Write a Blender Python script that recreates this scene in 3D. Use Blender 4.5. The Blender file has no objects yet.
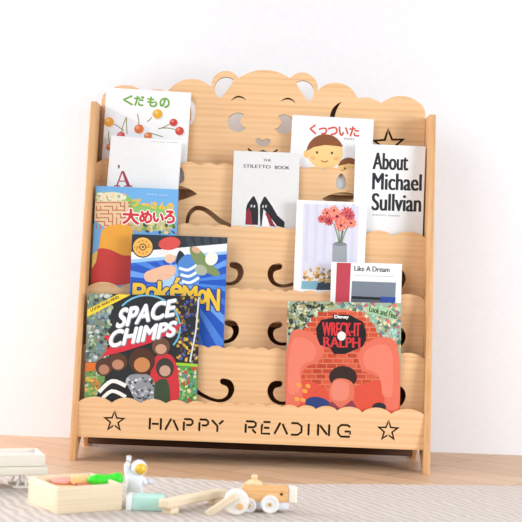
import bpy, bmesh, math, random
from mathutils import Vector, Matrix
from mathutils.geometry import delaunay_2d_cdt
random.seed(4)
S = bpy.context.scene
COL = S.collection
# ------------------------------------------------------------------ camera
F = 1254.0                     # focal length in pixels of the 522 px frame
CAM = Vector((0.004, -3.0, 0.45))
ROLL = math.radians(2.25)
cd = bpy.data.cameras.new('camera')
cd.sensor_width = 36; cd.lens = F/522*36
_ppx = (-2*math.cos(ROLL)-19*math.sin(ROLL), -2*math.sin(ROLL)+19*math.cos(ROLL))
cd.shift_x = -_ppx[0]/522; cd.shift_y = _ppx[1]/522
cd.dof.use_dof = True; cd.dof.focus_distance = 3.08; cd.dof.aperture_fstop = 6.3
cd.clip_start = .05
cam = bpy.data.objects.new('camera', cd); COL.objects.link(cam)
cam.matrix_world = Matrix.Translation(CAM) @ Matrix.Rotation(math.pi/2, 4, 'X') @ Matrix.Rotation(ROLL, 4, 'Z')
S.camera = cam
# ------------------------------------------------------------------ light
S.view_settings.view_transform = 'Standard'; S.view_settings.look = 'None'
S.view_settings.gamma = 1; S.view_settings.use_curve_mapping = False
S.view_settings.exposure = 0.0
w = bpy.data.worlds.new('world'); S.world = w; w.use_nodes = True
bg = w.node_tree.nodes['Background']; bg.inputs[0].default_value = (0.88, 0.95, 1, 1); bg.inputs[1].default_value = 0.63
_tc = w.node_tree.nodes.new('ShaderNodeTexCoord'); _sx = w.node_tree.nodes.new('ShaderNodeSeparateXYZ'); _rp = w.node_tree.nodes.new('ShaderNodeValToRGB')
w.node_tree.links.new(_tc.outputs['Generated'], _sx.inputs[0]); w.node_tree.links.new(_sx.outputs['Z'], _rp.inputs[0]); w.node_tree.links.new(_rp.outputs[0], bg.inputs[0])
_e = _rp.color_ramp.elements                      # a studio: dim near the floor, bright walls and ceiling above
_e[0].position = .03; _e[0].color = (.16, .17, .18, 1); _e[1].position = .3; _e[1].color = (.94, 1.01, 1.06, 1)
def area(name, loc, aim, size, power, col=(1,1,1)):
    l = bpy.data.lights.new(name, 'AREA'); l.shape = 'RECTANGLE'; l.size, l.size_y = size
    l.energy = power; l.color = col
    o = bpy.data.objects.new(name, l); COL.objects.link(o); o.location = loc
    o.rotation_euler = (Vector(aim)-Vector(loc)).to_track_quat('-Z', 'Y').to_euler()
    return o
area('window_light', (-2.0, -3.0, 1.75), (0, .2, .4), (2.0, 2.0), 50, (.97, .985, 1))
area('side_window_light', (-2.2, -.1, .9), (-.6, .35, .2), (.6, 1.4), 46, (.96, .98, 1))
area('right_fill_light', (2.3, -1.6, .85), (.95, .42, .05), (1.2, 1.2), 54, (.93, .97, 1))  # added fill out of view, lifts the right wall and floor; no window there
# ------------------------------------------------------------------ pixel to place
CS, SN = math.cos(ROLL), math.sin(ROLL)
def ray(px, py):
    dx, dy = px-261, py-261
    return Vector(((dx*CS+dy*SN+2)/F, 1, -(-dx*SN+dy*CS-19)/F))
def at(px, py, Y):            # the point seen at a pixel on the upright plane Y
    return CAM + ray(px, py)*(Y-CAM.y)
def on(px, py, z=0.0):        # the point seen at a pixel on the level plane z
    r = ray(px, py); return CAM + r*((z-CAM.z)/r.z)
# ------------------------------------------------------------------ materials
MATS = {}
def lin(h):
    c = [int(h[i:i+2], 16)/255 for i in (0, 2, 4)]
    return [x/12.92 if x <= .04045 else ((x+.055)/1.055)**2.4 for x in c] + [1]
def M(h, rough=.5, spec=.4, metal=0, bump=0):
    k = (h, rough, spec, metal, bump)
    if k in MATS: return MATS[k]
    m = bpy.data.materials.new('paint_'+h); m.use_nodes = True
    nt = m.node_tree; b = nt.nodes['Principled BSDF']
    b.inputs['Roughness'].default_value = rough; b.inputs['Metallic'].default_value = metal
    b.inputs['Specular IOR Level'].default_value = spec
    tc = nt.nodes.new('ShaderNodeTexCoord'); n = nt.nodes.new('ShaderNodeTexNoise')
    n.inputs['Scale'].default_value = 60
    nt.links.new(tc.outputs['Object'], n.inputs['Vector'])
    mx = nt.nodes.new('ShaderNodeMix'); mx.data_type = 'RGBA'
    c = lin(h); mx.inputs[6].default_value = [x*.96 for x in c[:3]]+[1]; mx.inputs[7].default_value = [min(1, x*1.03) for x in c[:3]]+[1]
    nt.links.new(n.outputs['Fac'], mx.inputs[0]); nt.links.new(mx.outputs[2], b.inputs['Base Color'])
    if bump:
        bp = nt.nodes.new('ShaderNodeBump'); bp.inputs['Strength'].default_value = bump; bp.inputs['Distance'].default_value = .002
        nt.links.new(n.outputs['Fac'], bp.inputs['Height']); nt.links.new(bp.outputs[0], b.inputs['Normal'])
    MATS[k] = m; return m
def wood(name, light, mid, dark, axis='X', scale=1.0, rough=.5):
    m = bpy.data.materials.new(name); m.use_nodes = True
    nt = m.node_tree; L = nt.links.new; b = nt.nodes['Principled BSDF']
    b.inputs['Roughness'].default_value = rough; b.inputs['Specular IOR Level'].default_value = .3
    tc = nt.nodes.new('ShaderNodeTexCoord'); oi = nt.nodes.new('ShaderNodeObjectInfo')
    ad = nt.nodes.new('ShaderNodeVectorMath'); ad.operation = 'ADD'
    rm = nt.nodes.new('ShaderNodeMath'); rm.operation = 'MULTIPLY'; rm.inputs[1].default_value = 7
    L(oi.outputs['Random'], rm.inputs[0]); L(tc.outputs['Object'], ad.inputs[0]); L(rm.outputs[0], ad.inputs[1])
    mp = nt.nodes.new('ShaderNodeMapping')
    s = {'X': (1.6, 52, 52), 'Z': (52, 52, 1.6), 'Y': (52, 1.6, 52)}[axis]
    mp.inputs['Scale'].default_value = [q*scale for q in s]
    L(ad.outputs[0], mp.inputs['Vector'])
    n = nt.nodes.new('ShaderNodeTexNoise'); n.inputs['Scale'].default_value = 2.0; n.inputs['Detail'].default_value = 5; n.inputs['Distortion'].default_value = .4
    L(mp.outputs[0], n.inputs['Vector'])
    wv = nt.nodes.new('ShaderNodeTexWave'); wv.wave_type = 'BANDS'; wv.bands_direction = 'Z' if axis != 'Z' else 'X'
    wv.inputs['Scale'].default_value = .4; wv.inputs['Distortion'].default_value = 9; wv.inputs['Detail'].default_value = 2; wv.inputs['Detail Scale'].default_value = .8
    L(mp.outputs[0], wv.inputs['Vector'])
    mul = nt.nodes.new('ShaderNodeMix'); mul.data_type = 'FLOAT'; mul.inputs[0].default_value = .22
    L(n.outputs['Fac'], mul.inputs[2]); L(wv.outputs['Fac'], mul.inputs[3])
    cr = nt.nodes.new('ShaderNodeValToRGB'); e = cr.color_ramp.elements
    e[0].position = .2; e[0].color = lin(dark); e[1].position = .75; e[1].color = lin(light)
    x = e.new(.45); x.color = lin(mid)
    L(mul.outputs[0], cr.inputs[0]); L(cr.outputs[0], b.inputs['Base Color'])
    return m
PINE = wood('pine_board', 'EDC598', 'E8BC8D', 'DFAE7D', 'X')
PINE_UP = wood('pine_upright', 'DDAF80', 'D5A473', 'CA9663', 'Z')
PALE = wood('pale_toy_wood', 'EFDEC2', 'EAD7B8', 'E4CEAD', 'X', 2)
TOY = wood('toy_beech', 'F0C08A', 'EAB67C', 'E2AA6E', 'X', 2)
BURNT = M('3C2212', .8, .1)
# ------------------------------------------------------------------ mesh helpers
def link(name, me, mats, parent=None, loc=None):
    o = bpy.data.objects.new(name, me); COL.objects.link(o)
    for m in (mats if isinstance(mats, (list, tuple)) else [mats]): me.materials.append(m)
    if parent: o.parent = parent
    if loc is not None: o.location = loc
    return o
def smooth(me, ang=40):
    for p in me.polygons: p.use_smooth = True
    try: me.set_sharp_from_angle(angle=math.radians(ang))
    except Exception: pass
def obj(name, bm, mats, parent=None, loc=None, sm=True, recalc=True):
    if recalc: bmesh.ops.recalc_face_normals(bm, faces=bm.faces)
    me = bpy.data.meshes.new(name); bm.to_mesh(me); bm.free()
    if sm: smooth(me)
    return link(name, me, mats, parent, loc)
def empty(name, loc, rot=(0, 0, 0)):
    o = bpy.data.objects.new(name, None); COL.objects.link(o); o.location = loc; o.rotation_euler = rot
    o.empty_display_size = .05
    return o
def tag(o, label, cat, group=None, kind=None):
    o['label'] = label; o['category'] = cat
    if group: o['group'] = group
    if kind: o['kind'] = kind
    return o
def box(bm, lo, hi, bev=0.0, mi=0, rot=None):
    r = bmesh.ops.create_cube(bm, size=1); vs = r['verts']
    c = [(a+b)/2 for a, b in zip(lo, hi)]; s = [b-a for a, b in zip(lo, hi)]
    for v in vs: v.co = Vector((v.co.x*s[0]+c[0], v.co.y*s[1]+c[1], v.co.z*s[2]+c[2]))
    fs = list({f for v in vs for f in v.link_faces})
    for f in fs: f.material_index = mi
    if bev:
        es = list({e for v in vs for e in v.link_edges})
        q = bmesh.ops.bevel(bm, geom=es, offset=bev, segments=3, affect='EDGES', profile=.5)
        for f in q['faces']: f.material_index = mi
def lathe(bm, prof, n=32, mat=None, mi=0):
    """turn (radius, height) pairs round the local z axis"""
    mat = mat or Matrix()
    rings = []
    for r, z in prof:
        if r < 1e-6: rings.append([bm.verts.new(mat @ Vector((0, 0, z)))])
        else: rings.append([bm.verts.new(mat @ Vector((r*math.cos(2*math.pi*i/n), r*math.sin(2*math.pi*i/n), z))) for i in range(n)])
    for a, b in zip(rings, rings[1:]):
        for i in range(n):
            j = (i+1) % n
            if len(a) == 1 and len(b) == 1: continue
            if len(a) == 1: f = bm.faces.new((a[0], b[i], b[j]))
            elif len(b) == 1: f = bm.faces.new((a[i], b[0], a[j]))
            else: f = bm.faces.new((a[i], b[i], b[j], a[j]))
            f.material_index = mi
def ball(bm, c, r, n=20, scale=(1, 1, 1)):
    q = bmesh.ops.create_uvsphere(bm, u_segments=n, v_segments=max(8, n//2), radius=r)
    for v in q['verts']: v.co = Vector((v.co.x*scale[0]+c[0], v.co.y*scale[1]+c[1], v.co.z*scale[2]+c[2]))
def tube(bm, pts, rad, n=12):
    pts = [Vector(p) for p in pts]
    if not isinstance(rad, (list, tuple)): rad = [rad]*len(pts)
    rings = []
    for i, p in enumerate(pts):
        t = (pts[min(i+1, len(pts)-1)]-pts[max(i-1, 0)]).normalized()
        a = t.cross(Vector((0, 0, 1)))
        if a.length < .05: a = t.cross(Vector((0, 1, 0)))
        a.normalize(); b = t.cross(a)
        rings.append([bm.verts.new(p+(a*math.cos(2*math.pi*k/n)+b*math.sin(2*math.pi*k/n))*rad[i]) for k in range(n)])
    for A, B in zip(rings, rings[1:]):
        for k in range(n): bm.faces.new((A[k], A[(k+1) % n], B[(k+1) % n], B[k]))
    bm.faces.new(rings[0][::-1]); bm.faces.new(rings[-1])
def skin(name, chains, mat, parent, sub=2):
    """one continuous surface grown on joints: chains of (x, y, z, radius), the first joint shared"""
    me = bpy.data.meshes.new(name); vs, es, rs, idx = [], [], [], {}
    for ch in chains:
        prev = None
        for x, y, z, r in ch:
            k = (round(x, 5), round(y, 5), round(z, 5))
            if k not in idx: idx[k] = len(vs); vs.append((x, y, z)); rs.append(r)
            if prev is not None: es.append((prev, idx[k]))
            prev = idx[k]
    me.from_pydata(vs, es, []); o = bpy.data.objects.new(name, me); COL.objects.link(o)
    md = o.modifiers.new('skin', 'SKIN')
    for v, r in zip(me.skin_vertices[0].data, rs): v.radius = (r, r)
    me.skin_vertices[0].data[0].use_root = True
    sb = o.modifiers.new('sub', 'SUBSURF'); sb.levels = sub; sb.render_levels = sub
    dg = bpy.context.evaluated_depsgraph_get(); new = bpy.data.meshes.new_from_object(o.evaluated_get(dg))
    bpy.data.objects.remove(o); new.name = name; smooth(new, 80)
    new.materials.clear()
    return link(name, new, mat, parent)
# ------------------------------------------------------------------ flat outlines
def arc3(p0, p1, p2, n=14):
    """circle arc through three points, the end left out"""
    ax, ay = p0; bx, by = p1; cx, cy = p2
    d = 2*(ax*(by-cy)+bx*(cy-ay)+cx*(ay-by))
    if abs(d) < 1e-12: return [p0, p1]
    ux = ((ax*ax+ay*ay)*(by-cy)+(bx*bx+by*by)*(cy-ay)+(cx*cx+cy*cy)*(ay-by))/d
    uy = ((ax*ax+ay*ay)*(cx-bx)+(bx*bx+by*by)*(ax-cx)+(cx*cx+cy*cy)*(bx-ax))/d
    r = math.hypot(ax-ux, ay-uy); a0 = math.atan2(ay-uy, ax-ux); a1 = math.atan2(by-uy, bx-ux); a2 = math.atan2(cy-uy, cx-ux)
    tau = 2*math.pi; s = (a2-a0) % tau
    if (a1-a0) % tau > s: s -= tau
    return [(ux+r*math.cos(a0+s*i/n), uy+r*math.sin(a0+s*i/n)) for i in range(n)]
def ell(cx, cy, rx, ry=None, n=28, rot=0):
    ry = rx if ry is None else ry; c, s = math.cos(rot), math.sin(rot)
    return [(cx+rx*math.cos(t)*c-ry*math.sin(t)*s, cy+rx*math.cos(t)*s+ry*math.sin(t)*c) for t in [2*math.pi*i/n for i in range(n)]]
def spline(pts, n=6, closed=False):
    out = []; N = len(pts)
    for i in range(N if closed else N-1):
        g = (lambda k: pts[k % N]) if closed else (lambda k: pts[max(0, min(N-1, k))])
        p0, p1, p2, p3 = g(i-1), g(i), g(i+1), g(i+2)
        for j in range(n):
            t = j/n
            out.append(tuple(.5*(2*p1[k]+(p2[k]-p0[k])*t+(2*p0[k]-5*p1[k]+4*p2[k]-p3[k])*t*t+(3*p1[k]-p0[k]-3*p2[k]+p3[k])*t**3) for k in range(len(p1))))
    if not closed: out.append(tuple(pts[-1]))
    return out
def stroke(pts, n=6, cap=True):
    """outline of a brush stroke along (x, y, half width)"""
    P = spline(pts, n) if n > 1 else pts
    L, R = [], []
    for i, (x, y, h) in enumerate(P):
        a, b = P[max(0, i-1)], P[min(len(P)-1, i+1)]
        tx, ty = b[0]-a[0], b[1]-a[1]; q = math.hypot(tx, ty) or 1
        L.append((x-ty/q*h, y+tx/q*h)); R.append((x+ty/q*h, y-tx/q*h))
    def capp(i, j, s):
        x, y, h = P[i]; a = math.atan2(P[i][1]-P[j][1], P[i][0]-P[j][0])
        return [(x+h*math.cos(a+s*t), y+h*math.sin(a+s*t)) for t in (-1.0, -.5, 0, .5, 1.0)]
    if cap: return L + capp(-1, -2, -1) + R[::-1] + capp(0, 1, -1)
    return L + R[::-1]
def star_pts(cx, cy, r, k=.42, rot=0):
    return [(cx+(r if i % 2 == 0 else r*k)*math.sin(math.pi*i/5+rot), cy+(r if i % 2 == 0 else r*k)*math.cos(math.pi*i/5+rot)) for i in range(10)]
def star_cut(cx, cy, r, wd=.2, rot=0):
    """five-pointed outline star cut as two strips, two bridges hold the middle"""
    o = star_pts(cx, cy, r, .42, rot); i = star_pts(cx, cy, r*(1-wd*1.6), .40, rot)
    def ring(ks):
        return [o[k % 10] for k in ks] + [i[k % 10] for k in ks[::-1]]
    def cut(a, b, t): return (a[0]+(b[0]-a[0])*t, a[1]+(b[1]-a[1])*t)
    res = []
    for ks in ([0, 1, 2, 3, 4, 5], [5, 6, 7, 8, 9, 10]):
        op = [o[k % 10] for k in ks]; ip = [i[k % 10] for k in ks]
        op[0] = cut(op[0], op[1], .06 if ks[0] == 0 else .12); ip[0] = cut(ip[0], ip[1], 0.06 if ks[0] == 0 else .12)
        op[-1] = cut(op[-1], op[-2], .1); ip[-1] = cut(ip[-1], ip[-2], .1)
        res.append(op + ip[::-1])
    return res
def fretwork(name, outer, holes, y, t, mats, parent, loc=(0, 0, 0), axis='Y', edge=0.0):
    """a board cut from an outline with holes; outline in (x, z), thickness along y (or along x)"""
    def inside(x, z, poly):
        c = False; q = poly[-1]
        for p in poly:
            if (p[1] > z) != (q[1] > z) and x < (q[0]-p[0])*(z-p[1])/(q[1]-p[1])+p[0]: c = not c
            q = p
        return c
    vs, es = [], []
    for loop in [outer]+holes:
        k = len(vs); n = len(loop); vs += [Vector((p[0], p[1])) for p in loop]; es += [(k+i, k+(i+1) % n) for i in range(n)]
    V, E, Fc = delaunay_2d_cdt(vs, es, [], 0, 1e-7)[:3]
    bb = [(min(p[0] for p in h), max(p[0] for p in h), min(p[1] for p in h), max(p[1] for p in h)) for h in holes]
    keep = []
    for f in Fc:
        cx = sum(V[i].x for i in f)/len(f); cz = sum(V[i].y for i in f)/len(f)
        if not inside(cx, cz, outer): continue
        if any(q[0] < cx < q[1] and q[2] < cz < q[3] and inside(cx, cz, h) for h, q in zip(holes, bb)): continue
        keep.append(tuple(f))
    P = (lambda p, d: (p.x, y+d, p.y)) if axis == 'Y' else (lambda p, d: (y+d, p.x, p.y))
    bm = bmesh.new(); fr, bk = {}, {}
    for f in keep:
        for i in f:
            if i not in fr: fr[i] = bm.verts.new(P(V[i], -t/2)); bk[i] = bm.verts.new(P(V[i], t/2))
    cnt = {}
    for f in keep:
        bm.faces.new([fr[i] for i in f]); bm.faces.new([bk[i] for i in f[::-1]])
        for i, j in zip(f, f[1:]+f[:1]): cnt[(i, j)] = 1
    for (i, j) in list(cnt):
        if (j, i) in cnt: continue
        g = bm.faces.new((fr[j], fr[i], bk[i], bk[j])); mx_, mz_ = (V[i].x+V[j].x)/2, (V[i].y+V[j].y)/2
        if any(q[0]-1e-4 < mx_ < q[1]+1e-4 and q[2]-1e-4 < mz_ < q[3]+1e-4 for q in bb): g.material_index = 1
    bmesh.ops.recalc_face_normals(bm, faces=bm.faces)
    if edge:
        es_ = [e for e in bm.edges if len(e.link_faces) == 2 and e.calc_face_angle(0) > 1.3]
        bmesh.ops.bevel(bm, geom=es_, offset=edge, segments=2, affect='EDGES', profile=.5)
    me = bpy.data.meshes.new(name)
    me.materials.clear(); bm.to_mesh(me); bm.free(); smooth(me, 35)
    return link(name, me, mats, parent, loc)
# ------------------------------------------------------------------ the room
def plank_floor():
    m = bpy.data.materials.new('herringbone_parquet'); m.use_nodes = True
    nt = m.node_tree; L = nt.links.new; b = nt.nodes['Principled BSDF']
    b.inputs['Roughness'].default_value = .42
    tc = nt.nodes.new('ShaderNodeTexCoord')
    mp = nt.nodes.new('ShaderNodeMapping'); mp.inputs['Rotation'].default_value = (0, 0, math.radians(38))
    L(tc.outputs['Object'], mp.inputs['Vector'])
    br = nt.nodes.new('ShaderNodeTexBrick'); br.inputs['Scale'].default_value = 1
    br.inputs['Brick Width'].default_value = .55; br.inputs['Row Height'].default_value = .085
    br.inputs['Mortar Size'].default_value = .0015; br.inputs['Mortar Smooth'].default_value = .3
    br.inputs['Color1'].default_value = lin('D8B493'); br.inputs['Color2'].default_value = lin('CBA382'); br.inputs['Mortar'].default_value = lin('8E6A4E')
    L(mp.outputs[0], br.inputs['Vector'])
    n = nt.nodes.new('ShaderNodeTexNoise'); n.inputs['Scale'].default_value = 5; n.inputs['Detail'].default_value = 5
    m2 = nt.nodes.new('ShaderNodeMapping'); m2.inputs['Scale'].default_value = (1, 16, 1); L(mp.outputs[0], m2.inputs['Vector']); L(m2.outputs[0], n.inputs['Vector'])
    mx = nt.nodes.new('ShaderNodeMix'); mx.data_type = 'RGBA'; mx.blend_type = 'MULTIPLY'; mx.inputs[0].default_value = .35
    cr = nt.nodes.new('ShaderNodeValToRGB'); cr.color_ramp.elements[0].color = (.62, .56, .5, 1); cr.color_ramp.elements[1].color = (1, 1, 1, 1)
    cr.color_ramp.elements[0].position = .3; cr.color_ramp.elements[1].position = .65
    L(n.outputs['Fac'], cr.inputs[0]); L(br.outputs['Color'], mx.inputs[6]); L(cr.outputs[0], mx.inputs[7]); L(mx.outputs[2], b.inputs['Base Color'])
    return m
WALL_Y = .42
bm = bmesh.new(); box(bm, (-3, -3.4, -.05), (3, WALL_Y, 0)); o = obj('floor', bm, plank_floor(), sm=False); o['kind'] = 'structure'
bm = bmesh.new(); box(bm, (-3, WALL_Y, -.05), (3, WALL_Y+.1, 2.6)); o = obj('wall_back', bm, M('EAEAEE', .85, .15), sm=False); o['kind'] = 'structure'
# rug with a gently wavy far edge
def rug_mat():
    m = bpy.data.materials.new('ribbed_rug'); m.use_nodes = True
    nt = m.node_tree; L = nt.links.new; b = nt.nodes['Principled BSDF']; b.inputs['Roughness'].default_value = .95; b.inputs['Specular IOR Level'].default_value = .1
    tc = nt.nodes.new('ShaderNodeTexCoord'); mp = nt.nodes.new('ShaderNodeMapping'); mp.inputs['Rotation'].default_value = (0, 0, math.radians(-26.6))
    L(tc.outputs['Object'], mp.inputs['Vector'])
    wv = nt.nodes.new('ShaderNodeTexWave'); wv.inputs['Scale'].default_value = 15; wv.inputs['Distortion'].default_value = 5; wv.inputs['Detail'].default_value = 3; wv.inputs['Detail Scale'].default_value = 1.2
    L(mp.outputs[0], wv.inputs['Vector'])
    cr = nt.nodes.new('ShaderNodeValToRGB'); cr.color_ramp.elements[0].color = lin('C3B6AD'); cr.color_ramp.elements[1].color = lin('D6CAC2')
    L(wv.outputs['Fac'], cr.inputs[0]); L(cr.outputs[0], b.inputs['Base Color'])
    bp = nt.nodes.new('ShaderNodeBump'); bp.inputs['Strength'].default_value = .35; bp.inputs['Distance'].default_value = .003
    L(wv.outputs['Fac'], bp.inputs['Height']); L(bp.outputs[0], b.inputs['Normal'])
    return m
RZ = .006
bm = bmesh.new()
edge = [on(*p, RZ) for p in ((-60, 470), (20, 473), (70, 474), (120, 475.5), (170, 477), (230, 480.5), (292, 483.5), (340, 483.5), (400, 484), (461, 484.5), (540, 486))]
far = spline([(p.x, p.y) for p in edge], 6)
near = [(x, -1.9) for x, _ in far]
rows = []
for k in range(9):
    t = k/8
    rows.append([(fx+(nx-fx)*t, fy+(ny-fy)*t) for (fx, fy), (nx, ny) in zip(far, near)])
vt = [[bm.verts.new((x, y, RZ if k else RZ-.001)) for x, y in r] for k, r in enumerate(rows)]
vb = [[bm.verts.new((x, y, .0005)) for x, y in r] for r in (rows[0], rows[-1])]
for a, b in zip(vt, vt[1:]):
    for i in range(len(a)-1): bm.faces.new((a[i], a[i+1], b[i+1], b[i]))
for A, B in ((vt[0], vb[0]), (vt[-1], vb[1])):
    for i in range(len(A)-1): bm.faces.new((A[i], A[i+1], B[i+1], B[i]))
tag(obj('rug', bm, rug_mat()), 'pale grey ribbed rug lying on the floor in front of the bookshelf', 'rug')
# ------------------------------------------------------------------ the bookshelf
SH = empty('bookshelf', (0, .15, 0))
tag(SH, 'pine front-facing picture book shelf with bear-head back board and scalloped tiers', 'bookshelf')
OFF = (0, -.15, 0)
T = .009
HALF = .418                     # half the clear width between the side boards
for s in (-1, 1):
    y0, y1, H = .0, .32, .882
    arch = arc3((y1-.05, 0), ((y0+y1)/2+.005, .055), (y0+.045, 0), 14)
    prof = [(y0, 0), (.142, H-.008), (.148, H), (.272, H), (.28, H-.008), (y1, 0)] + arch + [(y0+.045, 0)]
    fretwork('side_panel', prof, [], s*(HALF+.0075), .015, [PINE_UP, PINE_UP], SH, OFF, 'X', .0008)
TOPS = [(.030, .153), (.070, .2865), (.110, .430), (.150, .586), (.190, .744)]   # front tier to upper tier: board centre y, scallop height
def xz(px, py, y): p = at(px, py, y); return (p.x, p.z)
CX = at(263.6, 96, .23).x; CXS = -.0035                     # the fretwork's own middle
def mir(pts, c=None):
    c = CX if c is None else c
    return [(2*c-x, z) for x, z in pts]
def scallops(zt):
    ws = [33, 29, 25, 21, 18, 16, 15, 15]; hs = [.013, .013, .010, .0085, .007, .006, .006, .006]
    k = HALF/sum(ws); pts = []; x = -HALF
    for wd, h in list(zip(ws, hs)) + list(zip(ws, hs))[::-1]:
        wd *= k; base = zt-.0135 + (0.0135-h)*.8
        p0, p1, p2 = (x, base), (x+wd/2, base+h), (x+wd, base)
        pts += arc3(p0, p1, p2, 9); x += wd
    pts.append((HALF, zt-.0135))
    return pts
def board(name, i, zb, holes, lab=None):
    y, zt = TOPS[i]
    top = scallops(zt)
    o = fretwork(name, top[::-1] + [(-HALF, zb), (HALF, zb)], holes, y, T, [PINE, BURNT], SH, OFF)
    return o
# letters and stars of the front board
def letters():
    y = TOPS[0][0]; out = []
    cs = [(155.5, 423.6), (172, 424.2), (188.5, 424.8), (204, 425.2), (217.5, 425.8), (251, 427), (266.5, 427.6), (281, 428.2), (296.5, 428.8), (308.5, 429.3), (323.5, 429.8), (344, 430.6)]
    S_ = {'H': [[(0, 0), (0, 1)], [(1, 0), (1, 1)], [(.18, .5), (.82, .5)]],
          'A': [[(0, 0), (.44, 1)], [(.6, .9), (1, 0)]],
          'P': [[(0, 0), (0, .78)], [(0, 1), (.75, 1), (.95, .86), (.95, .64), (.75, .5), (.25, .5)]],
          'Y': [[(0, 1), (.5, .5), (.5, 0)], [(.64, .66), (1, 1)]],
          'R': [[(0, 0), (0, .78)], [(0, 1), (.75, 1), (.95, .86), (.95, .64), (.75, .5), (.2, .5)], [(.62, .32), (.98, 0)]],
          'E': [[(.15, 1), (.9, 1)], [(.1, .8), (0, .7), (0, 0), (.9, 0)], [(.22, .5), (.8, .5)]],
          'D': [[(.0, 1), (.6, 1), (.95, .75), (.95, .25), (.6, 0), (.0, 0)]],
          'I': [[(.5, 0), (.5, 1)]],
          'N': [[(0, 0), (0, 1)], [(.16, .9), (.84, .1)], [(1, 0), (1, 1)]],
          'G': [[(1, .85), (.75, 1), (.25, 1), (0, .75), (0, .25), (.25, 0), (1, 0)], [(1, .2), (1, .45), (.55, .45)]]}
    wds = dict(zip('HAPYREDING', (11, 13, 9, 11.5, 10.5, 9.5, 11, 10, 11, 12)))
    for ch, (cx, cy) in zip('HAPPYREADING', cs):
        c = xz(cx, cy, y); wd = wds[ch]/F*3.03; h = 11.6/F*3.03
        for seg in S_[ch]:
            pts = [(c[0]+(a-.5)*wd, c[1]+(b-.5)*h, .0026) for a, b in seg]
            out.append(stroke(pts, 1, False))
    return out
y0 = TOPS[0][0]
stars = star_cut(*xz(114.5, 421, y0), .029, .22) + star_cut(*xz(388, 430.5, y0), .029, .22)
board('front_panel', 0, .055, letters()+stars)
# mustache scrolls of the three lower tiers
def scroll(i, dy, right_only=False):
    y = TOPS[i][0]
    half = [(279, 266.5, 4.2), (273, 268.5, 4.4), (270.3, 275, 3.6), (274, 283, 2.6), (284, 286, 2.0), (300, 281, 2.4), (318, 269, 3.2), (337, 262, 3.6)]
    k = lambda h: h*.78/F*3.15
    pts = [(*xz(px, py+dy, y), k(h)) for px, py, h in half]
    mx = pts[-1][0]
    pts += [(2*mx-x, z, h) for x, z, h in pts[-2::-1]]
    hole = stroke(pts, 6)
    return [hole, mir(hole, CXS)]
SCR = [(1, 117), (2, 58), (3, 0)]
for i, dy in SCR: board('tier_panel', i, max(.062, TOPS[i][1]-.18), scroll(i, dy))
# the fifth tier: a cap and an arch on either side
y5 = TOPS[4][0]
dome = [xz(*p, y5) for p in arc3((322, 199), (341, 192.5), (353, 194), 10)+[(353, 194), (362, 198.5), (352, 199.5), (346, 203), (342, 208)]+arc3((342, 208), (334, 205), (322, 199), 6)]
oval = [xz(*p, y5) for p in spline([(341, 173.5), (345.5, 180), (345.5, 187), (341, 189.5), (336.5, 187), (336.5, 180)], 5, True)]
arch = [(*xz(px, py, y5), h/F*3.19) for px, py, h in ((187, 223.5, 1.6), (189.5, 214, 2.0), (196, 208.3, 2.2), (204, 209.3, 2.3), (212, 214.5, 2.4), (220, 221, 2.5), (230, 225.5, 1.6))]
arch = stroke(arch, 6)
board('tier_panel', 4, TOPS[4][1]-.18, [dome, mir(dome), oval, mir(oval), arch, mir(arch)])
# bear back board
yb = .230
def X(px, py): return xz(px, py, yb)
R_ = arc3(X(290, 78.3), X(307, 73.6), X(317.5, 91), 16) + arc3(X(317.5, 91), X(339, 83.2), X(357.5, 98.5), 14) + arc3(X(357.5, 98.5), X(371, 98.5), X(381, 103.5), 10) + arc3(X(381, 103.5), X(407, 97), X(427.5, 115), 14)
head = arc3(X(238.5, 78.6), X(264, 70.2), X(290, 78.6), 18)
BIG = arc3(X(381, 103.5), X(407, 97), X(427.5, 115), 14)
L_ = mir(BIG)[::-1] + arc3(X(144, 93), X(155, 89.5), X(167.5, 92.5), 8) + arc3(X(167.5, 92.5), X(188, 79.4), X(211.5, 87.6), 14) + arc3(X(211.5, 87.6), X(224, 71.2), X(238.5, 78.6), 16)
rt = [p for p in R_ if p[0] < HALF-.002] + [(HALF-.001, X(427.5, 114)[1])]
outline = [(-HALF+.001, L_[0][1]-.004)] + [p for p in L_ if p[0] > -HALF+.002] + head + rt
ZB = .33
outline = outline + [(HALF-.001, ZB), (2*CX-HALF+.001 if False else -HALF+.001, ZB)]
outline = [(max(-HALF+.001, x), z) for x, z in outline]
dd = []
for p in outline:
    if not dd or math.hypot(p[0]-dd[-1][0], p[1]-dd[-1][1]) > 8e-4: dd.append(p)
outline = dd
def pair(pts): return [pts, mir(pts)]
ear = arc3(X(296, 83), X(310, 83.5), X(308.5, 102), 14) + arc3(X(308.5, 102), X(301.8, 93.4), X(296, 83), 10)
earL = arc3(X(233.5, 80), X(218, 80.8), X(219.5, 98.4), 14) + arc3(X(219.5, 98.4), X(227.4, 90.4), X(233.5, 80), 10)
brow = arc3(X(280.5, 102.3), X(288, 98), X(295.5, 104), 10) + arc3(X(295.5, 104), X(288, 99.7), X(280.5, 102.3), 10)
eyeR = arc3(X(277.8, 116.6), X(293.3, 124.4), X(275, 129), 24) + [X(275, 129)] + arc3(X(275, 129), X(281.2, 122.6), X(277.8, 116.6), 12)[1:]
nose = [X(*p) for p in spline([(262.8, 140.6), (259, 138.2), (255.4, 140.6), (257, 144.2), (263, 147.2), (269, 144.6), (270.6, 141.2), (267, 138.7)], 5, True)]
mouth = stroke([(*X(px, py), h/F*3.23) for px, py, h in ((248.3, 149, .8), (253, 152.6, 1.1), (260, 152.2, 1), (263, 151, .9), (266, 152.4, 1), (272, 153.3, 1.1), (277, 150.3, .8))], 5)
cres = arc3(X(341.5, 102), X(330.3, 114), X(336, 132), 12) + arc3(X(336, 132), X(335.2, 114), X(341.5, 102), 12)
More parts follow.
